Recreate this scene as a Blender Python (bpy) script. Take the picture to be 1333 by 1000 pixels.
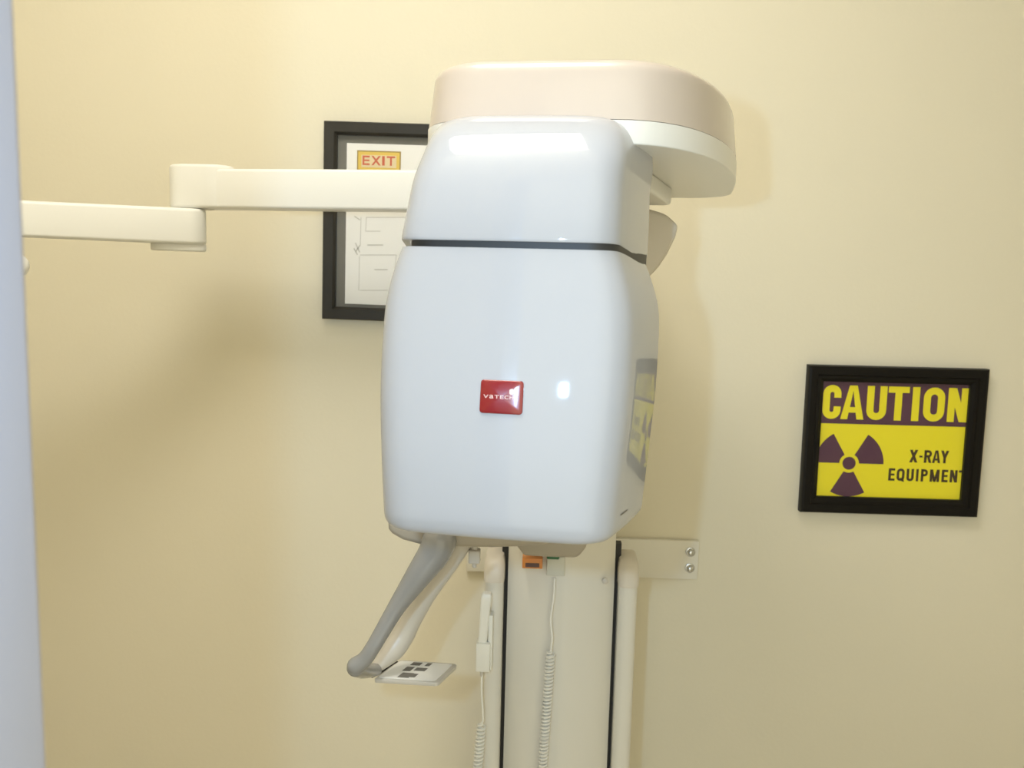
import bpy, bmesh, math
import numpy as np
from mathutils import Vector, Matrix

for o in list(bpy.data.objects):
    bpy.data.objects.remove(o)
S = bpy.context.scene
COL = S.collection
R = math.radians

# ------------------------------------------------------------------ camera
FPX = 1200.0                      # focal length in pixels of the 1333 x 1000 frame
CAM = np.array([0.0, -1.6, 1.6])
PITCH, YAW, ROLL = R(7.2), R(2.0), R(1.45)
fw = np.array([-math.sin(YAW)*math.cos(PITCH), math.cos(YAW)*math.cos(PITCH), -math.sin(PITCH)])
_rt = np.array([math.cos(YAW), math.sin(YAW), 0.0])
_up = np.cross(_rt, fw)
rt = math.cos(ROLL)*_rt + math.sin(ROLL)*_up
up = -math.sin(ROLL)*_rt + math.cos(ROLL)*_up
cd = bpy.data.cameras.new('camera')
cam = bpy.data.objects.new('camera', cd)
COL.objects.link(cam)
cd.sensor_fit = 'HORIZONTAL'
cd.sensor_width = 36.0
cd.lens = 36.0*FPX/1333.0
cd.clip_start = 0.02
cd.dof.use_dof = True
cd.dof.focus_distance = 1.05
cd.dof.aperture_fstop = 11.0
cam.matrix_world = Matrix(((rt[0], up[0], -fw[0], CAM[0]), (rt[1], up[1], -fw[1], CAM[1]),
                           (rt[2], up[2], -fw[2], CAM[2]), (0, 0, 0, 1)))
S.camera = cam

def ray(px, py):
    return fw*FPX + rt*(px-666.5) - up*(py-500.0)
def P(px, py, Y):
    """pixel -> point on the vertical plane y = Y"""
    r = ray(px, py)
    return CAM + r*((Y-CAM[1])/r[1])
def PZ(px, py, Z):
    """pixel -> point on the level plane z = Z"""
    r = ray(px, py)
    return CAM + r*((Z-CAM[2])/r[2])

# ------------------------------------------------------------------ world, lights, exposure
w = bpy.data.worlds.new('world'); S.world = w; w.use_nodes = True
bg = w.node_tree.nodes['Background']
bg.inputs[0].default_value = (1.0, 0.96, 0.74, 1)
bg.inputs[1].default_value = 1.5          # daylight of the hallway behind the camera
vs = S.view_settings
vs.view_transform = 'Standard'; vs.look = 'None'; vs.gamma = 1.0
vs.use_curve_mapping = False
vs.exposure = 0.0

def area(name, loc, target, sx, sy, power, color, spread=180):
    d = bpy.data.lights.new(name, 'AREA'); d.shape = 'RECTANGLE'; d.size = sx; d.size_y = sy
    d.energy = power; d.color = color; d.spread = R(spread)
    o = bpy.data.objects.new(name, d); COL.objects.link(o); o.location = loc
    o.rotation_euler = (Vector(target)-Vector(loc)).to_track_quat('-Z', 'Y').to_euler()
    return o
LX, LY, CEIL = -0.30, -1.02, 2.80
area('ceiling_panel_light', (LX, LY, CEIL-0.035), (LX, LY, 0), 0.56, 0.56, 11.9, (1.0, 0.975, 0.90))
FL = CAM + rt*(-0.12) + up*0.065 + fw*0.0
area('camera_flash', tuple(FL), (0.1, -0.2, 1.45), 0.022, 0.030, 4.0, (0.42, 0.68, 1.0))

# ------------------------------------------------------------------ materials
def mat(name, col, rough=0.5, coat=0.0, metal=0.0, var=0.03, scale=14.0, bump=0.0, bscale=200.0, spec=0.5, emit=None):
    m = bpy.data.materials.new(name); m.use_nodes = True
    nt = m.node_tree; b = nt.nodes['Principled BSDF']
    b.inputs['Roughness'].default_value = rough
    b.inputs['Metallic'].default_value = metal
    b.inputs['Specular IOR Level'].default_value = spec
    b.inputs['Coat Weight'].default_value = coat
    b.inputs['Coat Roughness'].default_value = 0.03
    tc = nt.nodes.new('ShaderNodeTexCoord')
    n = nt.nodes.new('ShaderNodeTexNoise'); n.inputs['Scale'].default_value = scale; n.inputs['Detail'].default_value = 4
    nt.links.new(tc.outputs['Object'], n.inputs['Vector'])
    mx = nt.nodes.new('ShaderNodeMix'); mx.data_type = 'RGBA'
    mx.inputs['A'].default_value = tuple(c*(1-var) for c in col)+(1,)
    mx.inputs['B'].default_value = tuple(min(1, c*(1+var)) for c in col)+(1,)
    nt.links.new(n.outputs['Fac'], mx.inputs['Factor'])
    nt.links.new(mx.outputs['Result'], b.inputs['Base Color'])
    if bump:
        n2 = nt.nodes.new('ShaderNodeTexNoise'); n2.inputs['Scale'].default_value = bscale; n2.inputs['Detail'].default_value = 3
        nt.links.new(tc.outputs['Object'], n2.inputs['Vector'])
        bp = nt.nodes.new('ShaderNodeBump'); bp.inputs['Strength'].default_value = bump; bp.inputs['Distance'].default_value = 0.002
        nt.links.new(n2.outputs['Fac'], bp.inputs['Height'])
        nt.links.new(bp.outputs['Normal'], b.inputs['Normal'])
    if emit:
        b.inputs['Emission Color'].default_value = emit[0]+(1,); b.inputs['Emission Strength'].default_value = emit[1]
    return m
M = {}
M['wall'] = mat('wall_paint', (0.80, 0.745, 0.595), 0.65, var=0.012, scale=6, bump=0.12, bscale=130, spec=0.25)
M['ceil'] = mat('ceiling_paint', (0.85, 0.83, 0.78), 0.9, var=0.02, scale=30, bump=0.2, bscale=90)
M['floor'] = mat('vinyl_floor', (0.62, 0.56, 0.46), 0.5, var=0.1, scale=9, bump=0.05)
M['jamb'] = mat('painted_door_frame', (0.425, 0.435, 0.52), 0.55, var=0.01, scale=8, bump=0.03, bscale=300)
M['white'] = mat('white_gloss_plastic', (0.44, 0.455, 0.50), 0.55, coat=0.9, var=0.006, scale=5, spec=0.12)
M['slabtop'] = mat('beige_gloss_plastic', (0.575, 0.50, 0.44), 0.30, coat=0.6, var=0.008, scale=5)
M['slabbot'] = mat('offwhite_plastic', (0.80, 0.79, 0.75), 0.3, var=0.01, scale=5)
M['cream'] = mat('cream_plastic', (0.84, 0.83, 0.785), 0.4, var=0.008, scale=6)
M['column'] = mat('column_paint', (0.75, 0.725, 0.655), 0.42, var=0.012, scale=7)
M['cover'] = mat('pale_beige_plastic', (0.70, 0.645, 0.56), 0.4, var=0.015, scale=8)
M['beige'] = mat('beige_plastic', (0.39, 0.355, 0.30), 0.4, var=0.02, scale=8)
M['grey'] = mat('warm_grey_plastic', (0.285, 0.285, 0.285), 0.20, coat=0.2, var=0.015, scale=9)
M['lgrey'] = mat('light_warm_grey_plastic', (0.58, 0.55, 0.50), 0.35, var=0.02, scale=9)
M['dark'] = mat('dark_slot', (0.018, 0.017, 0.016), 0.6, var=0.1)
M['seam'] = mat('seam_rubber', (0.03, 0.03, 0.03), 0.5, var=0.1)
M['red'] = mat('red_enamel', (0.25, 0.009, 0.014), 0.15, coat=1.0, var=0.03, scale=30)
M['logo'] = mat('logo_print', (0.85, 0.62, 0.60), 0.4, var=0.01)
M['label'] = mat('grey_label', (0.40, 0.37, 0.33), 0.45, var=0.02)
M['yellowp'] = mat('yellow_print', (0.72, 0.60, 0.14), 0.45, var=0.03)
M['inkgrey'] = mat('grey_ink', (0.16, 0.15, 0.14), 0.5, var=0.1)
M['blackframe'] = mat('black_wood_frame', (0.007, 0.006, 0.005), 0.40, var=0.15, scale=40, bump=0.04, spec=0.2)
M['brownframe'] = mat('espresso_frame', (0.030, 0.027, 0.021), 0.45, var=0.1, scale=40, spec=0.35)
M['mat_grey'] = mat('charcoal_mat', (0.17, 0.165, 0.145), 0.7, var=0.05, scale=40)
M['paper'] = mat('white_paper', (0.90, 0.89, 0.86), 0.7, var=0.015, scale=10)
M['ink'] = mat('pale_plan_ink', (0.62, 0.61, 0.57), 0.7, var=0.05)
M['signyellow'] = mat('sign_yellow', (0.92, 0.81, 0.02), 0.45, var=0.01)
M['purple'] = mat('sign_purple', (0.092, 0.030, 0.070), 0.45, var=0.02)
M['signblack'] = mat('sign_dark_ink', (0.05, 0.028, 0.012), 0.5, var=0.05)
M['exityellow'] = mat('exit_yellow', (0.78, 0.55, 0.10), 0.5, var=0.02)
M['exitborder'] = mat('exit_border', (0.36, 0.24, 0.05), 0.5, var=0.05)
M['exitpale'] = mat('exit_panel', (0.80, 0.66, 0.40), 0.5, var=0.02)
M['exitred'] = mat('exit_red', (0.60, 0.12, 0.05), 0.5, var=0.03)
M['steel'] = mat('zinc_bolt', (0.62, 0.63, 0.64), 0.28, metal=1.0, var=0.05, scale=60)
M['bracket'] = mat('bracket_paint', (0.80, 0.77, 0.68), 0.4, var=0.01)
M['orange'] = mat('orange_plastic', (0.66, 0.25, 0.06), 0.4, var=0.04)
M['darkred'] = mat('dark_red_window', (0.06, 0.01, 0.006), 0.2, var=0.05)
M['green'] = mat('green_plastic', (0.02, 0.13, 0.05), 0.35, var=0.05)
M['clear'] = mat('pale_clip_plastic', (0.62, 0.63, 0.58), 0.35, var=0.02)
M['switch'] = mat('white_switch_plastic', (0.86, 0.85, 0.79), 0.35, var=0.01)
M['diffuser'] = mat('lamp_diffuser', (0.9, 0.9, 0.85), 0.6, emit=((1.0, 0.975, 0.90), 4.0))
gm = bpy.data.materials.new('picture_glass'); gm.use_nodes = True
nt = gm.node_tree; nt.nodes.clear()
out = nt.nodes.new('ShaderNodeOutputMaterial'); tr = nt.nodes.new('ShaderNodeBsdfTransparent'); gl = nt.nodes.new('ShaderNodeBsdfGlossy')
gl.inputs['Roughness'].default_value = 0.05
ms = nt.nodes.new('ShaderNodeMixShader'); fr = nt.nodes.new('ShaderNodeLayerWeight'); fr.inputs['Blend'].default_value = 0.5
pw = nt.nodes.new('ShaderNodeMath'); pw.operation = 'POWER'; pw.inputs[1].default_value = 5.0
ma = nt.nodes.new('ShaderNodeMath'); ma.operation = 'MULTIPLY_ADD'; ma.inputs[1].default_value = 0.7; ma.inputs[2].default_value = 0.022
nt.links.new(fr.outputs['Facing'], pw.inputs[0]); nt.links.new(pw.outputs[0], ma.inputs[0])
nt.links.new(ma.outputs[0], ms.inputs[0]); nt.links.new(tr.outputs[0], ms.inputs[1]); nt.links.new(gl.outputs[0], ms.inputs[2])
nt.links.new(ms.outputs[0], out.inputs[0])
M['glass'] = gm

# ------------------------------------------------------------------ helpers
def smooth(me, ang=38):
    for p in me.polygons: p.use_smooth = True
    me.set_sharp_from_angle(angle=R(ang))
def obj(name, bm, m, parent=None, sm=True, ang=38):
    bmesh.ops.recalc_face_normals(bm, faces=bm.faces[:])
    me = bpy.data.meshes.new(name); bm.to_mesh(me); bm.free()
    if sm: smooth(me, ang)
    me.materials.append(M[m] if isinstance(m, str) else m)
    o = bpy.data.objects.new(name, me); COL.objects.link(o)
    if parent is not None:
        o.parent = parent
        o.matrix_parent_inverse = parent.matrix_world.inverted()
    return o
def tag(o, label=None, cat=None, group=None, kind=None):
    if label: o['label'] = label
    if cat: o['category'] = cat
    if group: o['group'] = group
    if kind: o['kind'] = kind
    return o
def empty(name, loc, label, cat):
    o = bpy.data.objects.new(name, None); COL.objects.link(o); o.location = loc; o.empty_display_size = 0.05
    o.matrix_world = Matrix.Translation(Vector(loc))
    return tag(o, label, cat)
def box(lo, hi, bev=0.0, seg=3, bm=None, mtx=None):
    b = bm or bmesh.new()
    lo, hi = Vector(lo), Vector(hi)
    r = bmesh.ops.create_cube(b, size=1.0)
    vv = r['verts']
    for v in vv:
        v.co = Vector(((lo[i]+hi[i])/2 + v.co[i]*(hi[i]-lo[i]) for i in range(3)))
    if bev:
        ee = list({e for v in vv for e in v.link_edges})
        rr = bmesh.ops.bevel(b, geom=ee, offset=bev, segments=seg, profile=0.5, affect='EDGES')
        vv = list({v for f in rr['faces'] for v in f.verts} | {v for v in vv if v.is_valid})
    if mtx is not None:
        bmesh.ops.transform(b, matrix=mtx, verts=vv)
    return b
def loft(rings, cap0=True, cap1=True, closed=True, bm=None):
    b = bm or bmesh.new()
    vs = [[b.verts.new(Vector(p)) for p in r] for r in rings]
    n = len(rings[0])
    for a, c in zip(vs[:-1], vs[1:]):
        for i in range(n if closed else n-1):
            j = (i+1) % n
            b.faces.new((a[i], a[j], c[j], c[i]))
    if cap0: b.faces.new(vs[0][::-1])
    if cap1: b.faces.new(vs[-1])
    return b
def rounded(pts, rad, seg=6):
    """round the corners of a 2-D polygon; rad = one number or one per corner"""
    n = len(pts); out = []
    for i in range(n):
        p = Vector(pts[i]); a = Vector(pts[i-1]); c = Vector(pts[(i+1) % n])
        r = rad[i] if isinstance(rad, (list, tuple)) else rad
        u = (a-p); v = (c-p); lu, lv = u.length, v.length; u.normalize(); v.normalize()
        ang = math.acos(max(-1, min(1, u.dot(v))))
        if r <= 0 or ang > R(178):
            out.append(tuple(p)); continue
        t = min(r/math.tan(ang/2), lu*0.49, lv*0.49); rr = t*math.tan(ang/2)
        bis = (u+v).normalized(); cc = p+bis*(rr/math.sin(ang/2))
        s = p+u*t-cc; e = p+v*t-cc
        a0 = math.atan2(s.y, s.x); a1 = math.atan2(e.y, e.x); d = a1-a0
        while d > math.pi: d -= 2*math.pi
        while d < -math.pi: d += 2*math.pi
        for k in range(seg+1):
            q = a0+d*k/seg; out.append((cc.x+rr*math.cos(q), cc.y+rr*math.sin(q)))
    return out
def prism(pts, f, d0, d1, bev=0.0, seg=3, bm=None):
    """2-D outline swept from d0 to d1; f(x, y, d) -> 3-D; bevelled rims"""
    n = len(pts)
    def inset(t):
        if t == 0: return pts
        res = []
        A = sum(pts[i][0]*pts[(i+1) % n][1]-pts[(i+1) % n][0]*pts[i][1] for i in range(n))
        s = 1 if A > 0 else -1
        for i in range(n):
            p = Vector(pts[i]); a = Vector(pts[i-1]); c = Vector(pts[(i+1) % n])
            e1 = (p-a); e2 = (c-p)
            if e1.length < 1e-9: e1 = e2
            if e2.length < 1e-9: e2 = e1
            n1 = Vector((-e1.y, e1.x)).normalized()*s; n2 = Vector((-e2.y, e2.x)).normalized()*s
            nn = n1+n2
            if nn.length < 1e-6: nn = n1
            nn.normalize(); k = t/max(0.5, nn.dot(n1))
            res.append((p.x+nn.x*k, p.y+nn.y*k))
        return res
    sg = 1 if d1 > d0 else -1
    rings = []
    if bev:
        for k in range(seg+1):
            a = math.pi/2*k/seg
            rings.append([f(x, y, d0+sg*bev*(1-math.sin(a))) for x, y in inset(bev*(1-math.cos(a)))] if False else
                         [f(x, y, d0+sg*bev*(1-math.cos(a))) for x, y in inset(bev*(1-math.sin(a)))])
        for k in range(seg, -1, -1):
            a = math.pi/2*k/seg
            rings.append([f(x, y, d1-sg*bev*(1-math.cos(a))) for x, y in inset(bev*(1-math.sin(a)))])
    else:
        rings = [[f(x, y, d0) for x, y in pts], [f(x, y, d1) for x, y in pts]]
    return loft(rings, bm=bm)
def catmull(pts, n):
    pts = [np.array(p, float) for p in pts]
    q = [2*pts[0]-pts[1]]+pts+[2*pts[-1]-pts[-2]]
    out = []
    for i in range(1, len(q)-2):
        for k in range(n):
            t = k/n
            a, b, c, d = q[i-1], q[i], q[i+1], q[i+2]
            out.append(0.5*((2*b)+(-a+c)*t+(2*a-5*b+4*c-d)*t*t+(-a+3*b-3*c+d)*t**3))
    out.append(q[-2])
    return out
def tube(path, rad, seg=8, bm=None, flat=None, upv=(0, 1, 0), round_ends=False):
    """sweep an ellipse along path; rad = number / list; flat = (scale a, scale b)"""
    path = [Vector(p) for p in path]; n = len(path)
    rad = [rad]*n if isinstance(rad, (int, float)) else list(rad)
    if round_ends:
        def cap(p, q, r, k): return [(p+(p-q).normalized()*r*math.sin(a), r*max(0.03, math.cos(a))) for a in k]
        ks = [R(88), R(65), R(40), R(18)]
        c0 = cap(path[0], path[1], rad[0], ks); c1 = cap(path[-1], path[-2], rad[-1], ks[::-1])
        path = [c[0] for c in c0]+path+[c[0] for c in c1]; rad = [c[1] for c in c0]+rad+[c[1] for c in c1]; n = len(path)
    rings = []; ref = Vector(upv)
    for i in range(n):
        t = (path[min(i+1, n-1)]-path[max(i-1, 0)]).normalized()
        a = ref-t*ref.dot(t)
        if a.length < 1e-5: a = t.orthogonal()
        a.normalize(); b = t.cross(a); ref = a if flat is None else Vector(upv)
        fa, fb = flat or (1, 1)
        rings.append([path[i]+(a*math.cos(q)*fa+b*math.sin(q)*fb)*rad[i] for q in [2*math.pi*k/seg for k in range(seg)]])
    return loft(rings, bm=bm)
def lathe(prof, origin, axis, seg=20, bm=None):
    o = Vector(origin); ax = Vector(axis).normalized(); a = ax.orthogonal().normalized(); b = ax.cross(a)
    rings = [[o+ax*h+(a*math.cos(q)+b*math.sin(q))*max(r, 1e-5) for q in [2*math.pi*k/seg for k in range(seg)]] for r, h in prof]
    return loft(rings, bm=bm)
def text_mesh(s, bold=0.0):
    c = bpy.data.curves.new('t', 'FONT'); c.body = s; c.size = 1.0; c.offset = bold; c.resolution_u = 4
    o = bpy.data.objects.new('t', c); COL.objects.link(o)
    dg = bpy.context.evaluated_depsgraph_get(); dg.update()
    me = bpy.data.meshes.new_from_object(o.evaluated_get(dg))
    V = [tuple(v.co) for v in me.vertices]; Fs = [tuple(p.vertices) for p in me.polygons]
    bpy.data.objects.remove(o); bpy.data.curves.remove(c); bpy.data.meshes.remove(me)
    return V, Fs
def text_fit(s, x0, x1, y0, y1, f, bold=0.0, bm=None, clip=None):
    V, Fs = text_mesh(s, bold)
    xs = [v[0] for v in V]; ys = [v[1] for v in V]
    mnx, mxx, mny, mxy = min(xs), max(xs), min(ys), max(ys)
    b = bm or bmesh.new()
    vv = []
    for v in V:
        x = x0+(v[0]-mnx)/(mxx-mnx)*(x1-x0); y = y0+(v[1]-mny)/(mxy-mny)*(y1-y0)
        if clip: x = min(x, clip)
        vv.append(b.verts.new(Vector(f(x, y))))
    for fc in Fs:
        try: b.faces.new([vv[i] for i in fc])
        except ValueError: pass
    return b
def poly(pts, f, bm=None):
    b = bm or bmesh.new()
    b.faces.new([b.verts.new(Vector(f(x, y))) for x, y in pts])
    return b

def strip(pts, t, f, bm, closed=False):
    """flat band of width t along a 2-D polyline, mitred"""
    n = len(pts); A = []; C = []
    for i in range(n):
        p = Vector(pts[i]); a = Vector(pts[i-1]) if (i or closed) else None; c = Vector(pts[(i+1) % n]) if (i < n-1 or closed) else None
        d1 = (p-a).normalized() if a is not None else (c-p).normalized(); d2 = (c-p).normalized() if c is not None else d1
        n1 = Vector((-d1.y, d1.x)); n2 = Vector((-d2.y, d2.x)); m = (n1+n2).normalized(); k = t/2/max(0.4, m.dot(n1))
        A.append(bm.verts.new(Vector(f(p.x+m.x*k, p.y+m.y*k)))); C.append(bm.verts.new(Vector(f(p.x-m.x*k, p.y-m.y*k))))
    for i in range(n if closed else n-1):
        j = (i+1) % n; bm.faces.new((A[i], A[j], C[j], C[i]))
def letter(ch, x0, x1, y0, y1, t, f, bm):
    """block capital from straight and round strokes, filling the box; each stroke a hair proud of the last"""
    base_f = f; cnt = [0]
    def f(x, y): return Vector(base_f(x, y))+Vector((0, -3e-5*cnt[0], 0))
    a, c, d, e = x0+t/2, x1-t/2, y0+t/2, y1-t/2; w_, h_ = c-a, e-d; r = min(w_*0.5, h_*0.35); xm = (x0+x1)/2; ym = (y0+y1)/2
    def par(xa, xb, ya, yb, tt): cnt[0] += 1; poly([(xa-tt/2, ya), (xa+tt/2, ya), (xb+tt/2, yb), (xb-tt/2, yb)], f, bm)
    def bar(xa, xb, ya, yb): cnt[0] += 1; poly([(xa, ya), (xb, ya), (xb, yb), (xa, yb)], f, bm)
    def arcs(pts, rad):
        return rounded(pts, rad, 6)
    if ch in 'OQ':
        strip(arcs([(a, d), (c, d), (c, e), (a, e)], r), t, f, bm, True)
        if ch == 'Q': par(x1-t*0.4, xm+t*0.3, y0-t*0.3, y0+h_*0.3, t)
    elif ch == 'C':
        full = arcs([(c, d), (a, d), (a, e), (c, e)], r); k = len(full)
        strip([(c, d+h_*0.34)]+full+[(c, e-h_*0.34)], t, f, bm)
    elif ch == 'U':
        full = arcs([(c, d), (a, d), (a, e), (c, e)], [r, r, 0, 0])[:14]
        strip([(c, y1)]+full+[(a, y1)], t, f, bm)
    elif ch == 'A':
        poly([(x0, y0), (x0+t, y0), (xm+t*0.12, y1), (xm-t*0.55, y1)], f, bm); cnt[0] += 1; poly([(x1-t, y0), (x1, y0), (xm+t*0.55, y1), (xm-t*0.12, y1)], f, bm)
        bar(x0+w_*0.24, x1-w_*0.24, y0+(y1-y0)*0.2, y0+(y1-y0)*0.2+t*0.8)
    elif ch == 'T': bar(xm-t/2, xm+t/2, y0, y1); bar(x0, x1, y1-t*0.9, y1)
    elif ch == 'I': bar(x0, x1, y0, y1)
    elif ch == 'N': bar(x0, x0+t, y0, y1); bar(x1-t, x1, y0, y1); par(x1-t*0.6, x0+t*0.6, y0, y1, t*1.05)
    elif ch == 'M': bar(x0, x0+t, y0, y1); bar(x1-t, x1, y0, y1); par(xm, x0+t*0.6, y0, y1, t); par(xm, x1-t*0.6, y0, y1, t)
    elif ch == 'X': par(x0+t*0.6, x1-t*0.6, y0, y1, t*1.15); par(x1-t*0.6, x0+t*0.6, y0, y1, t*1.15)
    elif ch == 'Y': bar(xm-t/2, xm+t/2, y0, ym); par(xm, x0+t*0.6, ym-t*0.3, y1, t*1.1); par(xm, x1-t*0.6, ym-t*0.3, y1, t*1.1)
    elif ch == 'E':
        bar(x0, x0+t, y0, y1); bar(x0, x1, y1-t*0.9, y1); bar(x0, x1-t*0.15, ym-t*0.4, ym+t*0.4); bar(x0, x1, y0, y0+t*0.9)
    elif ch in 'PR':
        bar(x0, x0+t, y0, y1)
        ml = y0+(y1-y0)*0.42
        strip([(a, ml+t/2)]+arcs([(c, ml+t/2), (c, e), (a, e), (a, ml+t/2)], [(e-ml-t/2)*0.48]*2+[0, 0])[:14]+[(a, e)], t*0.95, f, bm)
        if ch == 'R': par(x1-t*0.55, xm+t*0.1, y0, ml+t/2, t*1.05)
    elif ch == '-': bar(x0, x1, ym-t*0.5, ym+t*0.3)
# ------------------------------------------------------------------ setting
XL, XR, YF = -1.30, 1.25, -1.26
tag(obj('wall_back', box((XL-0.1, 0, 0), (XR+0.1, 0.1, CEIL)), 'wall', sm=False), 'cream painted back wall behind the imaging machine', kind='structure')
tag(obj('wall_left', box((XL-0.1, YF, 0), (XL, 0, CEIL)), 'wall', sm=False), 'cream painted side wall left of the machine', kind='structure')
tag(obj('wall_right', box((XR, YF, 0), (XR+0.1, 0, CEIL)), 'wall', sm=False), 'cream painted side wall right of the machine', kind='structure')
tag(obj('floor', box((XL-0.1, -3.2, -0.05), (XR+0.1, 0.1, 0)), 'floor', sm=False), 'beige vinyl floor of the imaging room', kind='structure')
tag(obj('ceiling', box((XL-0.1, YF-0.12, CEIL), (XR+0.1, 0.1, CEIL+0.05)), 'ceil', sm=False), 'white ceiling over the imaging room', kind='structure')
# doorway the camera looks through: wall with an opening, door frame at its left edge
JX = P(37, 500, YF)[0]
tag(obj('wall_front', box((XL-0.1, YF-0.11, 0), (JX-0.03, YF-0.005, CEIL)), 'wall', sm=False), 'cream painted wall beside the doorway', kind='structure')
tag(obj('wall_front_right', box((JX+0.74, YF-0.11, 0), (XR+0.1, YF-0.005, CEIL)), 'wall', sm=False), 'unseen cream painted wall added on the far side of the doorway', kind='structure')  # unseen; added, and its edge placed, to cut hall light on the right
tag(obj('wall_front_header', box((JX-0.03, YF-0.11, 2.12), (JX+0.74, YF-0.005, CEIL)), 'wall', sm=False), 'cream painted wall above the doorway', kind='structure')
jt, jb = P(27, 0, YF), P(69, 1000, YF)
slope = (jb[0]-jt[0])/(jb[2]-jt[2])
def jx(z): return jt[0]+slope*(z-jt[2])
prof = rounded([(-0.035, YF), (0, YF), (0, YF-0.125), (-0.035, YF-0.125)], [0.0, 0.007, 0.007, 0.0], 6)
jm = loft([[(jx(z)+x, y, z) for x, y in prof] for z in (0.0, 0.6, 1.2, 1.8, 2.1)])
tag(obj('trim_1', jm, 'jamb', ang=60), 'pale blue-grey painted door frame at the left edge of the picture', kind='structure')

cl = empty('ceiling_light', (LX, LY, CEIL), 'square recessed ceiling lamp panel above the machine', 'lamp')
b = bmesh.new()
for lo, hi in (((-.31, -.31), (.31, -.285)), ((-.31, .285), (.31, .31)), ((-.31, -.285), (-.285, .285)), ((.285, -.285), (.31, .285))):
    box((LX+lo[0], LY+lo[1], CEIL-0.03), (LX+hi[0], LY+hi[1], CEIL), bm=b)
obj('frame', b, 'bracket', cl, sm=False)
obj('diffuser', box((LX-.285, LY-.285, CEIL-0.02), (LX+.285, LY+.285, CEIL-0.005)), 'diffuser', cl, sm=False)

# ------------------------------------------------------------------ imaging machine
base = P(725, 900, -0.25)
MC = empty('panoramic_xray_machine', (base[0], -0.14, 0), 'white and beige dental panoramic imaging machine on a wall-mounted column', 'x-ray machine')

TH = R(8.0)                                   # the rotating arm is turned a little to the left
HO = P(661, 318.5, -0.79)                       # middle of the head's front at the seam
uax = np.array([math.cos(TH), -math.sin(TH), 0]); vax = np.array([math.sin(TH), math.cos(TH), 0]); zax = np.array([0, 0, 1.0])
def L(u, v, z): return tuple(HO+uax*u+vax*v+zax*z)

def interp(t, tab):
    xs = [a[0] for a in tab]; i = 0
    if t <= xs[0]: return tab[0][1:]
    for a, c in zip(tab[:-1], tab[1:]):
        if a[0] <= t <= c[0]:
            k = (t-a[0])/(c[0]-a[0]); return tuple(x+(y-x)*k for x, y in zip(a[1:], c[1:]))
    return tab[-1][1:]
def dense(tab, n):
    pts = catmull(tab, n); return [tuple(p) for p in pts]

def shell_ring(hw, vf, depth, z, r=0.032, bulge=0.0045, flare=0.019, shift=0.0):
    hw *= 1.10; r *= 1.05
    """plan outline of the head: slightly bowed front, round front corners, flaring sides"""
    pts = []
    hw0 = hw-flare
    N = 9
    front = [(-hw0+r+(2*hw0-2*r)*k/(N-1)) for k in range(N)]
    def fv(u): return vf+bulge*(u/max(hw0, 1e-4))**2
    ec = fv(-hw0+r)
    dl = math.atan2(flare, depth-r)               # the flank leaves the corner arc tangentially
    ax, ay = hw0-r+r*math.cos(dl), ec+r-r*math.sin(dl)
    def side(t): return ax+(hw-ax)*t+0.0012*math.sin(math.pi*t), ay+(vf+depth-ay)*t
    for k in range(6, 0, -1):                     # left side from back to front
        u, v = side(k/6); pts.append((-u+shift, v))
    for k in range(7):
        a = math.pi+dl+(math.pi/2-dl)*k/6
        pts.append((-hw0+r+r*math.cos(a)+shift, ec+r+r*math.sin(a)))
    for u in front[1:-1]:
        pts.append((u+shift, fv(u)))
    for k in range(7):
        a = -math.pi/2+(math.pi/2-dl)*k/6
        pts.append((hw0-r+r*math.cos(a)+shift, ec+r+r*math.sin(a)))
    for k in range(1, 7):
        u, v = side(k/6); pts.append((u+shift, v))
    fall = 0.011*max(0.0, 1-abs(z)/0.05)          # the seam dips along the flanks
    def dip(u, v):
        k = max(0.0, min(1.0, (v-0.010)/0.10)); return fall*k*k*(3-2*k)
    return [L(u, v, z-dip(u, v)) for u, v in pts]

# lower housing: (z, half width, front v, radius, shift)
lowtab = [(-0.0030, 0.1085, 0.0010, 0.030, -0.004),
          (-0.0200, 0.1135, -0.0020, 0.030, -0.004),
          (-0.0420, 0.1185, -0.0060, 0.031, -0.0035),
          (-0.0700, 0.1218, -0.0110, 0.032, -0.003),
          (-0.1300, 0.1215, -0.0218, 0.033, -0.003),
          (-0.1900, 0.1180, -0.0305, 0.034, -0.003),
          (-0.2340, 0.1150, -0.0335, 0.034, -0.003),
          (-0.2470, 0.1140, -0.0325, 0.033, -0.003),
          (-0.2535, 0.1115, -0.0295, 0.031, -0.003),
          (-0.2568, 0.1075, -0.0245, 0.029, -0.003),
          (-0.2578, 0.1005, -0.0170, 0.026, -0.003)]
LOW = dense(lowtab, 4)
rings = []
rings.append(shell_ring(0.1035, 0.006, 0.145, -0.0028, 0.026))
for z, hw, vf, r, sh in LOW: rings.append(shell_ring(hw, vf, 0.118-0.3*max(0, vf+0.01), z, r, shift=sh))
obj('lower_housing', loft(rings), 'white', MC, ang=45)
# rubber seam
obj('seam_gasket', loft([shell_ring(0.1045, 0.0045, 0.14, -0.006, 0.026), shell_ring(0.1045, 0.0045, 0.14, 0.006, 0.026)]), 'seam', MC)
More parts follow.
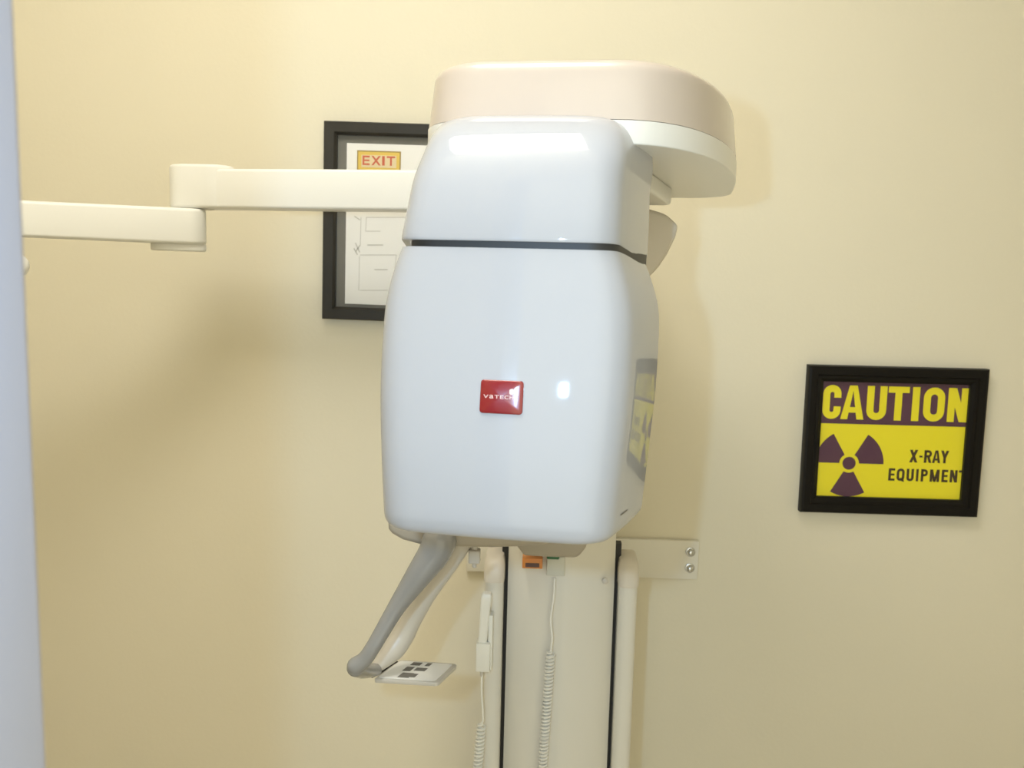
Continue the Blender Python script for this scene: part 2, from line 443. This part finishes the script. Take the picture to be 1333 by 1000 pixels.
# upper housing
uptab = [(0.0030, 0.1075, 0.0000, 0.030, -0.004),
         (0.0060, 0.1085, -0.0008, 0.030, -0.004),
         (0.0300, 0.1070, 0.0015, 0.030, -0.002),
         (0.0600, 0.1050, 0.0080, 0.030, 0.0),
         (0.0850, 0.1030, 0.0180, 0.030, 0.004),
         (0.1030, 0.1000, 0.0300, 0.030, 0.005),
         (0.1160, 0.0950, 0.0450, 0.030, 0.005),
         (0.1230, 0.0870, 0.0600, 0.030, 0.005),
         (0.1260, 0.0760, 0.0760, 0.028, 0.005)]
UP = dense(uptab, 4)
rings = [shell_ring(0.1035, 0.005, 0.16, 0.0028, 0.026)]
for z, hw, vf, r, sh in UP:
    z *= 0.965
    rings.append(shell_ring(hw, vf, 0.150-vf, z, r, shift=sh))
obj('upper_housing', loft(rings), 'white', MC, ang=45)

# overhead arm (slab) behind the head
def slab(z0, z1, inset, bev0, bev1, name, m, draft=0.0):
    ex = 2.0/2.25
    def se(cu, cv, au, av, q0, q1, n=14):
        r_ = []
        for k in range(n+1):
            q = q0+(q1-q0)*k/n; cc, ss = math.cos(q), math.sin(q)
            r_.append((cu+au*math.copysign(abs(cc)**ex, cc), cv+av*math.copysign(abs(ss)**ex, ss)))
        return r_
    L0, R0, F0, B0 = -0.112+inset, 0.210-inset, 0.072+inset, 0.50-inset
    pl = (se(L0+0.07, F0+0.09, 0.07, 0.09, math.pi, 1.5*math.pi)+se(R0-0.13, F0+0.33, 0.13, 0.33, -math.pi/2, 0)
          +se(R0-0.06, B0-0.06, 0.06, 0.06, 0, math.pi/2)+se(L0+0.06, B0-0.06, 0.06, 0.06, math.pi/2, math.pi))
    cx, cy = 0.04, 0.27
    rings = []
    def ring(ins, z, dr):
        return [L(cx+(x-cx)*(1-ins/0.16-dr), cy+(y-cy)*(1-ins/0.2-dr), z-0.036*(y-0.072)) for x, y in pl]
    n = 5
    if bev0:
        for k in range(n): a = math.pi/2*k/n; rings.append(ring(bev0*(1-math.sin(a)), z0+bev0*(1-math.cos(a)), 0))
    else: rings.append(ring(0, z0, 0))
    if bev0: rings.append(ring(0, z0+bev0, 0))
    if bev1:
        for k in range(n, -1, -1): a = math.pi/2*k/n; rings.append(ring(bev1*(1-math.sin(a)), z1-bev1*(1-math.cos(a)), draft))
    else: rings.append(ring(0, z1, draft))
    return obj(name, loft(rings), m, MC, ang=32)
zc = CAM[2]-HO[2]
slab(zc+0.1150, zc+0.1365, 0.000, 0.0016, 0.0, 'arm_underside', 'slabbot')
slab(zc+0.1372, zc+0.1935, 0.0005, 0.0, 0.012, 'overhead_arm', 'slabtop', draft=0.03)
# neck between head and overhead arm
nk = [(-0.085, 0.10), (0.088, 0.10), (0.136, 0.40), (-0.085, 0.40)]
obj('neck', prism(rounded(nk, 0.012, 4), lambda x, y, d: L(x, y, d-0.036*(y-0.072)), zc+0.094, zc+0.1155, 0.004), 'slabbot', MC)
# rounded support cover behind the head
YS = -0.42
out2 = [(790, 276), (846, 272), (868, 279), (883, 293), (880, 308), (869, 331), (856, 350), (842, 364), (790, 372)]
pp = [P(x, y, YS) for x, y in out2]
pl = rounded([(p[0], p[2]) for p in pp], [0, .03, .03, .008, .02, .03, .03, .01, 0], 4)
obj('support_cover', prism(pl, lambda x, y, d: (x, d, y), YS, YS+0.09, 0.005), 'cover', MC)

# red badge
def front_pt(px, py):
    """pixel -> local (u, v, z) on the front of the lower housing, with its tilt"""
    r = ray(px, py)
    Y = -0.8
    for _ in range(8):
        p = CAM+r*((Y-CAM[1])/r[1]); d = p-HO
        u, z = d@uax, d[2]
        hw, vf, rr, sh = interp(-z, [(-a[0],)+tuple(a[1:]) for a in LOW])
        v = vf+0.0045*((u-sh)/(hw*1.10-0.019))**2
        q = HO+uax*u+vax*v+zax*z
        Y = q[1]
    return u, v, z
u0, v0, z0 = front_pt(653, 517)
_, va, za = front_pt(653, 495); _, vb, zb = front_pt(653, 539)
ub, vb2, _ = front_pt(681, 518); ua, va2, _ = front_pt(625, 517)
e1 = (uax*(ub-ua)+vax*(vb2-va2)); wB = np.linalg.norm(e1); e1 /= wB
e2 = (vax*(va-vb)+zax*(za-zb)); hB = np.linalg.norm(e2); e2 /= hB
e3 = np.cross(e1, e2)
OB = HO+uax*u0+vax*v0+zax*z0
def B(x, y, h=0.0): return tuple(OB+e1*x+e2*y+e3*h)
pl = rounded([(-wB/2, -hB/2), (wB/2, -hB/2), (wB/2, hB/2), (-wB/2, hB/2)], 0.003, 4)
rings = [[B(x, y, -0.001) for x, y in pl]]
for s, h in ((1, .0006), (.985, .0011), (.96, .0014), (.85, .0018), (.6, .0022), (.3, .0024), (.02, .0025)):
    rings.append([B(x*s, y*s, h) for x, y in pl])
bd = obj('badge', loft(rings), 'red', MC, ang=30); bd['label'] = 'glossy red enamel maker badge'
b = bmesh.new()
xx = -0.0155
for ch, wd in (('V', .0042), ('a', .0036), ('T', .0038), ('E', .0030), ('C', .0034), ('H', .0032)):
    text_fit(ch, xx, xx+wd, -0.0016, 0.0014, lambda x, y: B(x, y, 0.00262), 0.0, bm=b)
    xx += wd+0.0010
obj('badge_lettering', b, 'logo', bd, sm=False)
b = bmesh.new()
poly([(0.0092+0.0026*math.cos(a)*(1+.15*math.cos(3*a)), 0.0048+0.0026*math.sin(a)) for a in [2*math.pi*k/14 for k in range(14)]], lambda x, y: B(x, y, 0.00262), b)
poly([(0.0100, -0.0002), (0.0140, -0.0012), (0.0148, 0.0018), (0.0135, 0.0022)], lambda x, y: B(x, y, 0.00262), b)
obj('badge_petals', b, 'logo', bd, sm=False)

# printed code on the right flank of the lower housing
def flank(t, z, h=0.0008):
    hw, vf, r, sh = interp(-z, [(-a[0],)+tuple(a[1:]) for a in LOW])
    hw *= 1.10; r *= 1.05; fl = 0.019; dep = 0.118-0.3*max(0, vf+0.01); ec = vf+0.0045*((hw-fl-r)/(hw-fl))**2
    dl = math.atan2(fl, dep-r); ax, ay = hw-fl-r+r*math.cos(dl), ec+r-r*math.sin(dl)
    return L(ax+(hw-ax)*t+0.0012*math.sin(math.pi*t)+sh+h, ay+(vf+dep-ay)*t, z)
def patch(t0, t1, z0, z1, h, n=6, skew=0.0):
    b = bmesh.new(); g = []
    for i in range(n*2+1):
        row = []
        for k in range(n+1):
            t = t0+(t1-t0)*k/n; zz = z0+(z1-z0)*i/(n*2)
            if i == n*2: zz -= skew*k/n
            row.append(b.verts.new(Vector(flank(t, zz, h))))
        g.append(row)
    for i in range(n*2):
        for k in range(n): b.faces.new((g[i][k], g[i][k+1], g[i+1][k+1], g[i+1][k]))
    return b
obj('printed_code', patch(0.12, 0.34, -0.2350, -0.2364, 0.0004, n=3), 'inkgrey', MC)

# column: front cover, dark guide slots, side channels, shoulder caps
YC = -0.27
cl_, cr_ = P(660, 760, YC), P(802, 760, YC)
cx0, cx1 = cl_[0], cr_[0]
cxm = (cx0+cx1)/2; chw = (cx1-cx0)/2
ztop = zc+HO[2]+0.10
def cover_ring(z, k=1.0):
    pts = [(-chw*k, 0.035)]
    for i in range(25):
        t = -1+2*i/24
        pts.append((chw*k*t, 0.021*abs(t-0.08)**1.3+0.013*abs(t)**6))
    pts.append((chw*k, 0.035)); pts += [(chw*k*0.8, 0.10), (-chw*k*0.8, 0.10)]
    return [(cxm+x, YC+y, z) for x, y in pts]
zs = P(730, 735, YC)[2]
obj('column_cover', loft([cover_ring(z) for z in (0.02, 0.5, 1.0, zs-0.02, zs, zs+0.06, ztop)]), 'column', MC, ang=30)
# core with dark slots
obj('guide_slot', box((cx0-0.010, YC+0.045, 0.02), (cx0+0.004, YC+0.06, zs+0.022)), 'dark', MC, sm=False)
obj('guide_slot', box((cx1-0.004, YC+0.045, 0.02), (cx1+0.010, YC+0.06, zs+0.022)), 'dark', MC, sm=False)
obj('column_core', box((cx0-0.002, YC+0.062, 0.0), (cx1+0.002, -0.013, ztop-0.01), 0.004), 'column', MC)
wch = 0.029
for s in (-1, 1):
    x0 = cx0-0.0060-wch if s < 0 else cx1+0.0060
    zt = zs-0.037
    pl = rounded([(x0, YC+0.018), (x0+wch, YC+0.018), (x0+wch, YC+0.085), (x0, YC+0.085)], [0.012, 0.012, 0.004, 0.004], 5)
    obj('side_channel', prism(pl, lambda x, y, d: (x, y, d), 0.0, zt), 'column', MC)
    # shoulder cap: short rounded hood on top of the channel
    cap = []
    for z, k, yo in ((zt, 1.0, 0.0), (zt+0.018, 1.02, -0.002), (zt+0.030, 0.98, 0.004), (zt+0.038, 0.86, 0.014), (zt+0.0405, 0.6, 0.03)):
        c = x0+wch/2; h = (wch/2+0.001)*k
        cap.append([(x, y, z) for x, y in rounded([(c-h, YC+0.012+yo), (c+h, YC+0.012+yo), (c+h, YC+0.075), (c-h, YC+0.075)], [0.011, 0.011, 0, 0], 5)])
    obj('shoulder_cap', loft(cap), 'cover', MC)
p = P(788, 757, YC+0.006)
obj('screw_cap', lathe([(0.0045, -0.004), (0.0045, 0.0), (0.003, 0.0008)], p, (0.1, -1, 0), 14), 'lgrey', MC)

# wall bracket with bolts
w0, w1 = P(607, 742, -0.012), P(908, 755, -0.012)
tz = P(908, 705, -0.012)[2]
bz = w1[2]
br = obj('wall_bracket', box((w0[0], -0.012, bz), (w1[0], -0.0005, tz), 0.0015, 2), 'bracket', MC)
def bolt(px, py):
    c = P(px, py, -0.014)
    obj('washer', lathe([(0.0085, 0.0), (0.0085, 0.0016), (0.0078, 0.002)], (c[0], -0.0122, c[2]), (0, -1, 0), 20), 'steel', br)
    obj('bolt', lathe([(0.0068, 0.0), (0.0068, 0.0035), (0.0055, 0.0062), (0.003, 0.0076)], (c[0], -0.0140, c[2]), (0, -1, 0), 6), 'steel', br)
for q in ((899, 719), (898, 740)): bolt(*q)

# chin rest: boat-shaped arm, rounded box, patient handle, picture card
YB = -0.52
bo = [(505, 690), (510, 696), (524, 704), (547, 710), (590, 713), (640, 714), (670, 713), (700, 711), (724, 707), (742, 700), (752, 688), (752, 676), (504, 676)]
pl = [(P(x, y, YB)[0], P(x, y, YB)[2]) for x, y in bo]
obj('chin_rest_arm', prism(pl, lambda x, y, d: (x, d, y), YB, YB+0.17, 0.006, 4), 'beige', MC)
YB2 = -0.44
bo = [(666, 680), (670, 708), (682, 724), (716, 726), (752, 727), (763, 714), (767, 698), (767, 680)]
pl = [(P(x, y, YB2)[0], P(x, y, YB2)[2]) for x, y in bo]
obj('arm_mount', prism(rounded(pl, [0, .02, .008, .05, .012, .02, .03, 0], 4), lambda x, y, d: (x, d, y), YB2, YC+0.02, 0.004, 3), 'beige', MC)
h = [P(572, 704, -0.53), P(564, 722, -0.53), P(545, 749, -0.535), P(518, 788, -0.54), P(500, 818, -0.545), P(486, 842, -0.55), P(475, 858, -0.55),
     P(463, 867, -0.55)]
rr = [.021, .0195, .0160, .0112, .0098, .0092, .0096, .0106]
pts = catmull([tuple(p)+(r,) for p, r in zip(h, rr)], 5)
b = tube([p[:3] for p in pts], [p[3] for p in pts], 16, round_ends=True)
pts = catmull([tuple(P(463, 869.5, -0.548))+(.0108,), tuple(P(474, 873, -0.515))+(.0098,), tuple(P(489, 872, -0.475))+(.0082,)], 6)
tube([p[:3] for p in pts], [p[3] for p in pts], 16, bm=b, round_ends=True, upv=(0, 0, 1))
obj('patient_handle', b, 'grey', MC, ang=60)
h = [P(487, 872, -0.475), P(497, 862, -0.468), P(512, 846, -0.46), P(524, 828, -0.452), P(536, 806, -0.45), P(556, 773, -0.45), P(581, 738, -0.45), P(600, 708, -0.45)]
rr = [.006, .010, .0145, .0150, .0135, .0125, .0125, .0135]
pts = catmull([tuple(p)+(r,) for p, r in zip(h, rr)], 5)
hb = obj('handle_backing', tube([p[:3] for p in pts], [p[3] for p in pts], 16, flat=(0.75, 1.0), round_ends=True), 'lgrey', MC, ang=60)
hb['label'] = 'pale rear shell of the patient handle'
# knob under the arm
k0 = P(618, 709, -0.45)
obj('bite_knob_stem', lathe([(.0045, 0), (.0045, -.012)], k0, (0, 0, 1), 12), 'lgrey', MC)
obj('bite_knob', box((k0[0]-.0075, k0[1]-.0075, k0[2]-.024), (k0[0]+.0075, k0[1]+.0075, k0[2]-.006), .002), 'lgrey', MC)
obj('bite_pin', lathe([(.003, -.024), (.003, -.030), (.0015, -.031)], k0, (0, 0, 1), 10), 'lgrey', MC)
# card
zk = P(530, 884, -0.47)[2]
cor = [PZ(486, 884, zk), PZ(570, 889, zk), PZ(597, 864, zk), PZ(520, 859, zk)]
pl = rounded([(p[0], p[1]) for p in cor], [.003, .006, .006, .003], 4)
cd_ = obj('chin_card', prism(pl, lambda x, y, d: (x, y, d), zk-0.0055, zk, 0.0012, 2), 'lgrey', MC)
cd_['label'] = 'small tray with a white picture card'
c0, c1, c2, c3 = [np.array(c) for c in cor]
def K(u, v, h=0.0):
    q = (c0*(1-u)+c1*u)*(1-v)+(c3*(1-u)+c2*u)*v; return (q[0], q[1], zk+h)
obj('card_sheet', prism(rounded([(.04, .07), (.93, .07), (.93, .93), (.04, .93)], .05, 3), lambda x, y, d: K(x, y, d), 0.0, 0.0006), 'paper', cd_)
for u0_, u1_, v0_, v1_ in ((.32, .50, .12, .36), (.50, .58, .16, .34), (.27, .40, .44, .66), (.44, .62, .48, .64), (.28, .44, .74, .90), (.52, .60, .74, .90)):
    obj('card_picture', poly([(u0_, v0_), (u1_, v0_), (u1_, v1_), (u0_, v1_)], lambda x, y: K(x, y, 0.0008)), 'inkgrey', cd_, sm=False)
hg = tube([P(484, 880, -0.465), K(0.0, 0.9, -0.002)], 0.003, 8)
obj('card_hinge', hg, 'dark', cd_)

# connector and indicator on the front of the column
YO = YC-0.012
a, c = P(680, 727, YO), P(706, 741, YO)
og = obj('orange_connector', box((a[0], YO, c[2]), (c[0], YC+0.012, a[2]), .001, 2), 'orange', MC)
a, c = P(684, 733, YO-.0006), P(702, 739, YO-.0006)
obj('connector_window', box((a[0], YO-.0006, c[2]), (c[0], YO+.004, a[2])), 'darkred', og, sm=False)
a, c = P(712, 726, YO), P(735, 752, YO)
cp = obj('cable_clip', box((a[0], YO+0.004, c[2]), (c[0], YC+0.012, a[2]), .002, 2), 'clear', MC)
a, c = P(712, 724, YO), P(728, 729, YO)
obj('green_plug', box((a[0], YO, c[2]), (c[0], YC, a[2]), .0015, 2), 'green', cp)
# arm to the left: two level beams joined at a pivot
YA = -0.22
def beam(xa, xb, ya0, ya1, yb0, yb1, Ya, Yb, dep, ra=0.0, rb=0.0, name='beam', m='cream', bev=0.005):
    """level beam between pixel columns xa (at plane Ya) and xb (at Yb); tops ya0 / yb0, bottoms ya1 / yb1"""
    A0, A1 = P(xa, ya0, Ya), P(xa, ya1, Ya); B0, B1 = P(xb, yb0, Yb), P(xb, yb1, Yb)
    d = np.array([B0[0]-A0[0], Yb-Ya]); ln = np.linalg.norm(d); d /= ln; nrm = np.array([-d[1], d[0]])
    pl = rounded([(0, 0), (ln, 0), (ln, dep), (0, dep)], [ra, rb, rb, ra], 8)
    def f(x, y, t):
        k = x/ln; zt = A0[2]+(B0[2]-A0[2])*k; zb = A1[2]+(B1[2]-A1[2])*k
        q = np.array([A0[0], Ya])+d*x+nrm*y
        return (q[0], q[1], zb+(zt-zb)*t)
    h = max(A0[2]-A1[2], 1e-3)
    n = 4; rings = []
    def ins(x, y, e): return (x+(ln/2-x)*e/(ln/2), y+(dep/2-y)*e/(dep/2))
    for k in range(n+1):
        a = math.pi/2*k/n; rings.append([f(*ins(x, y, bev*(1-math.sin(a))), bev/h*(1-math.cos(a))) for x, y in pl])
    for k in range(n, -1, -1):
        a = math.pi/2*k/n; rings.append([f(*ins(x, y, bev*(1-math.sin(a))), 1-bev/h*(1-math.cos(a))) for x, y in pl])
    return obj(name, loft(rings), m, MC, ang=50)
ua_ = beam(232, 760, 219, 270.5, 222, 277, YA, YA, 0.055, 0.02, 0.0, 'extension_arm')
pv = P(256, 270, YA+0.0275)
pt = P(256, 213, YA+0.0275)
obj('arm_pivot', lathe([(0.026, 0), (0.027, 0.002), (0.027, 0.003)], (pv[0], YA+0.0275, pv[2]-0.0032), (0, 0, 1), 24), 'lgrey', MC)
beam(212, 294, 212.5, 270, 213.5, 271, YA-0.004, YA-0.004, 0.063, 0.0285, 0.0311, 'pivot_housing')
YL = YA-0.16
beam(-70, 271.5, 256, 304, 272, 319, YL, YA-0.002, 0.058, 0.0, 0.028, 'extension_arm')
beam(196, 270, 314.5, 325.5, 317, 328, YA-0.03, YA+0.002, 0.05, 0.025, 0.025, 'pivot_disc', bev=0.003)
kb = P(27, 346, YL+0.02)
obj('arm_bracket', box((kb[0]-0.022, kb[1]-0.012, kb[2]-0.015), (kb[0]-0.004, kb[1]+0.012, P(20, 300, YL+0.02)[2]), .003), 'cream', MC)
obj('arm_knob', lathe([(.006, -.006), (.012, 0), (.0138, .004), (.013, .008), (.009, .0115), (.003, .013)], (kb[0]-0.004, kb[1], kb[2]), (1, 0, 0), 20), 'cream', MC)

# ------------------------------------------------------------------ coiled cable in front of the column
def coil(p0, p1, rad, wire, pitch, lead_in, bm=None):
    p0 = np.array(p0); p1 = np.array(p1); ax = p1-p0; ln = np.linalg.norm(ax); ax /= ln
    a = np.cross(ax, [0, 1, 0]); a /= np.linalg.norm(a); b = np.cross(ax, a)
    N = int(ln/pitch*10); path = [np.array(q) for q in lead_in]
    for i in range(N+1):
        t = i/N; q = 2*math.pi*ln/pitch*t; e = min(1, i/6)
        path.append(p0+ax*ln*t+(a*math.cos(q)+b*math.sin(q))*rad*e)
    return tube(path, wire, 5, bm=bm)
YK = YC-0.012
q0 = P(717, 848, YK); q1 = P(704, 1030, YK)
cb = obj('coiled_cable', coil(q0, q1, 0.0058, 0.0019, 0.0056, catmull([P(722, 753, YC-0.006), P(721, 775, YC-0.007), P(717, 805, YC-0.008), P(719, 830, YK)], 5)), 'cream')
tag(cb, 'cream coiled cable hanging down the front of the column', 'cable')

# ------------------------------------------------------------------ exposure hand switch left of the column
YH = YC+0.002
x0 = P(620, 860, YH); x1 = P(640, 860, YH)
zt_, zb_ = P(630, 836, YH)[2], P(630, 871, YH)[2]
SW = empty('exposure_switch', (x0[0]/2+x1[0]/2, YH, zb_), 'white hand switch in its holder with coiled cord, left of the column', 'hand switch')
hx0, hx1 = x0[0], x1[0]-0.002
ho = obj('holder', box((hx0, YH-0.012, zb_), (hx1, YH+0.012, zt_+0.002), .0018, 2), 'switch', SW)
obj('holder_back', box((hx1-0.004, YH-0.004, zb_), (hx1+0.0025, YH+0.0155, P(630, 800, YH)[2]), .001, 2), 'switch', SW)
hs = []
for py, xa, xb in ((850, 622, 634), (836, 622, 634), (815, 624, 636), (795, 625, 638), (780, 626, 640), (774, 627, 640.5), (771.5, 629, 639)):
    a = P(xa, py, YH); c = P(xb, py, YH)
    k = 0.008 if py > 773 else 0.006
    hs.append([(x, y, a[2]) for x, y in rounded([(a[0], YH-k), (c[0], YH-k), (c[0], YH+k), (a[0], YH+k)], .003, 3)])
obj('handset', loft(hs), 'switch', SW)
a = P(627, 871, YH)
obj('strain_relief', lathe([(.003, 0), (.0028, -.006), (.0016, -.012)], a, (0, 0, 1), 10), 'lgrey', SW)
obj('cord', coil(P(627, 942, YH), P(619, 1030, YH), 0.0062, 0.0018, 0.0062, catmull([P(627.5, 874, YH), P(627, 900, YH), P(628.5, 925, YH), P(629, 938, YH)], 4)), 'switch', SW)

# ------------------------------------------------------------------ framed pictures
def fit_rect(tl, tr, br_, bl, Y):
    q = [P(x, y, Y) for x, y in (tl, tr, br_, bl)]
    c = sum(q)/4; ex = (q[1]-q[0]+q[2]-q[3])/2; ez = (q[0]-q[3]+q[1]-q[2])/2
    wv, hv = np.linalg.norm(ex), np.linalg.norm(ez)
    ang = math.atan2(ex[2], ex[0])*0.5+math.atan2(-ez[0], ez[2])*0.5
    return c, wv, hv, ang
def frame_rails(F, wv, hv, rw, prof, m, parent):
    """mitred moulding: prof = (inward distance, depth) points; one part for each rail"""
    cs = [(-wv/2, -hv/2), (wv/2, -hv/2), (wv/2, hv/2), (-wv/2, hv/2)]
    sg = [(1, 1), (-1, 1), (-1, -1), (1, -1)]
    for i in range(4):
        j = (i+1) % 4
        rings = [[F(cs[k][0]+sg[k][0]*d, cs[k][1]+sg[k][1]*d, h) for d, h in prof] for k in (i, j)]
        obj('frame_rail', loft(rings), m, parent, ang=25)

# caution sign
c, W_, H_, A_ = fit_rect((1055, 477), (1291, 480), (1273, 674), (1041, 668), -0.02)
CS = empty('caution_sign', (c[0], 0, c[2]), 'black framed yellow and purple caution sign on the right of the wall', 'sign')
ca, sa = math.cos(A_), math.sin(A_)
def FC(x, y, h=0.0): return (c[0]+x*ca-y*sa, -0.002-h, c[2]+x*sa+y*ca)
RW = W_*0.092
frame_rails(FC, W_, H_, RW, [(0, 0), (0, .013), (.0015, .0165), (.005, .018), (RW*.55, .0175), (RW*.62, .0145), (RW*.78, .0145), (RW*.86, .0125), (RW, .0095), (RW, 0)], 'blackframe', CS)
iw, ih = W_-2*RW, H_-2*RW
obj('backing', box((0, 0, 0), (1, 1, 1)), 'signyellow', CS).data.transform(Matrix((
    (ca*(iw+.006), 0, -sa*(ih+.006), c[0]-ca*(iw+.006)/2+sa*(ih+.006)/2), (0, 0.003, 0, -0.005),
    (sa*(iw+.006), 0, ca*(ih+.006), c[2]-sa*(iw+.006)/2-ca*(ih+.006)/2), (0, 0, 0, 1))))
def SG(u, v, h=0.0034): return FC(-iw/2+u*iw, ih/2-v*ih, h)
asp = iw/ih
sx = lambda h: (lambda x, y: SG(x, -y, h))
obj('purple_band', poly([(-.005, .005), (1.005, .005), (1.005, -.365), (-.005, -.365)], sx(0.0034)), 'purple', CS, sm=False)
b = bmesh.new()
for ch, a0, a1 in (('C', .010, .135), ('A', .136, .296), ('U', .312, .448), ('T', .456, .600), ('I', .622, .672), ('O', .700, .845), ('N', .866, 1.004)):
    letter(ch, a0*asp, a1*asp, -.325, -.032, .060, lambda x, y: SG(x/asp, -y, 0.0038), b)
obj('caution_lettering', b, 'signyellow', CS, sm=False)
b = bmesh.new()
tcx, tcy, tr_ = .219, -.708, .238
def tre(r, a): return (max(-.003, tcx+r*math.cos(a)), max(-1.003, tcy+r*math.sin(a)*asp))
for a0 in (0, 120, 240):
    p1 = [tre(tr_, R(a0+60*k/10)) for k in range(11)]+[tre(.068, R(a0+60*k/6)) for k in range(6, -1, -1)]
    poly(p1, sx(0.0034), b)
poly([tre(.046, 2*math.pi*k/24) for k in range(24)], sx(0.0034), b)
obj('radiation_trefoil', b, 'purple', CS, sm=False)
b = bmesh.new()
def word(spec, y0, y1, t):
    for ch, a0, a1 in spec:
        letter(ch, a0*asp, a1*asp, y0, y1, t, lambda x, y: SG(min(x/asp, 1.006), -y, 0.0034), b)
word((('X', .632, .690), ('-', .700, .722), ('R', .734, .786), ('A', .790, .846), ('Y', .846, .904)), -.685, -.575, .021)
word((('E', .497, .541), ('Q', .554, .608), ('U', .622, .672), ('I', .688, .704), ('P', .721, .768), ('M', .783, .848), ('E', .864, .907), ('N', .921, .972), ('T', .981, 1.035)), -.850, -.742, .021)
obj('warning_lettering', b, 'signblack', CS, sm=False)
def pane(F, wv, hv, h, parent):
    b = bmesh.new()
    loft([[F(-wv/2, -hv/2, h+d), F(wv/2, -hv/2, h+d), F(wv/2, hv/2, h+d), F(-wv/2, hv/2, h+d)] for d in (0, .0015)], bm=b)
    return obj('glass_pane', b, 'glass', parent, sm=False)
pane(FC, iw+.004, ih+.004, 0.0055, CS)

# evacuation plan
x_tl, y_tl, y_bl = (421.5, 157), None, (419, 415)
tl = P(421.5, 157, -0.018); bl_ = P(419, 415, -0.018)
HE = tl[2]-bl_[2]; WE = HE*0.79
EX0 = (tl[0]+bl_[0])/2
EC = np.array([EX0+WE/2, 0, (tl[2]+bl_[2])/2])
EX = empty('evacuation_plan', (EC[0], 0, EC[2]), 'dark framed evacuation plan with exit heading, half hidden behind the machine', 'framed plan')
ea = R(-0.6); ce, se = math.cos(ea), math.sin(ea)
def FE(x, y, h=0.0):
    X = x+WE/2; return (EX0+X*ce-y*se, -0.002-h, EC[2]+X*se+y*ce)
RE = 0.0215
frame_rails(FE, WE, HE, RE, [(0, 0), (0, .015), (.0015, .017), (RE*.8, .0165), (RE, .011), (RE, 0)], 'brownframe', EX)
obj('mat_board', poly([(-WE/2+.018, -HE/2+.018), (WE/2-.018, -HE/2+.018), (WE/2-.018, HE/2-.018), (-WE/2+.018, HE/2-.018)], lambda x, y: FE(x, y, .003)), 'mat_grey', EX, sm=False)
PM, PT, PB = 0.037, 0.034, 0.027
px0, px1, py0, py1 = -WE/2+PM, WE/2-PM, -HE/2+PB, HE/2-PT
obj('plan_sheet', poly([(px0, py0), (px1, py0), (px1, py1), (px0, py1)], lambda x, y: FE(x, y, .0036)), 'paper', EX, sm=False)
def FEpx(px, py):
    q = P(px, py, -0.006); X = q[0]-EX0; Zd = q[2]-EC[2]
    return (X*ce+Zd*se-WE/2, -X*se+Zd*ce)
e0 = FEpx(465, 195.5); e1_ = FEpx(521.5, 224)
xa, ya, xb, yb = e0[0], e1_[1], e1_[0], e0[1]
eb = obj('exit_panel', poly([(xa, ya), (xb, ya), (xb, yb), (xa, yb)], lambda x, y: FE(x, y, .0040)), 'exitborder', EX, sm=False)
g = .0022
obj('exit_field', poly([(xa+g, ya+g), (xb-g, ya+g), (xb-g, yb-g), (xa+g, yb-g)], lambda x, y: FE(x, y, .0043)), 'exityellow', eb, sm=False)
g = .0075
obj('exit_inset', poly([(xa+g, ya+g*.8), (xb-g, ya+g*.8), (xb-g, yb-g), (xa+g, yb-g)], lambda x, y: FE(x, y, .0046)), 'exitpale', eb, sm=False)
b = bmesh.new()
ew = (xb-xa-2*g-.004)
for i, ch in enumerate('EXIT'):
    xs_ = [0, .27, .60, .74][i]; xe_ = [.22, .56, .68, 1.0][i]
    letter(ch, xa+g+.002+ew*xs_, xa+g+.002+ew*xe_, ya+g*1.3, yb-g*1.15, .0032, lambda x, y: FE(x, y, .0049), b)
obj('exit_lettering', b, 'exitred', eb, sm=False)
b = bmesh.new()
def line(xa_, ya_, xb_, yb_, t=.0011):
    (ax_, ay_), (bx_, by_) = FEpx(xa_, ya_), FEpx(xb_, yb_)
    d = Vector((bx_-ax_, by_-ay_)).normalized()*t/2; nn = Vector((-d.y, d.x))
    poly([(ax_-d.x-nn.x, ay_-d.y-nn.y), (bx_+d.x-nn.x, by_+d.y-nn.y), (bx_+d.x+nn.x, by_+d.y+nn.y), (ax_-d.x+nn.x, ay_-d.y+nn.y)], lambda x, y: FE(x, y, .0041), b)
for s in ((477, 283, 545, 283), (477, 283, 476, 301), (476, 301, 495, 301), (526, 303, 526, 311), (526, 311, 545, 311), (469, 332, 516, 332), (516, 332, 514, 349),
          (469, 378, 505, 378), (468, 334, 467, 378), (470, 283, 469, 320), (545, 283, 545, 311)):
    line(*s)
for s in ((479, 319, 498, 319), (488, 351, 504, 351), (463, 317, 468, 328), (463, 328, 468, 320), (461, 324, 465, 331), (462, 282, 468, 286)):
    line(*s, t=.0020)
obj('plan_drawing', b, 'ink', EX, sm=False)
pane(FE, WE-2*RE+.004, HE-2*RE+.004, 0.0065, EX)
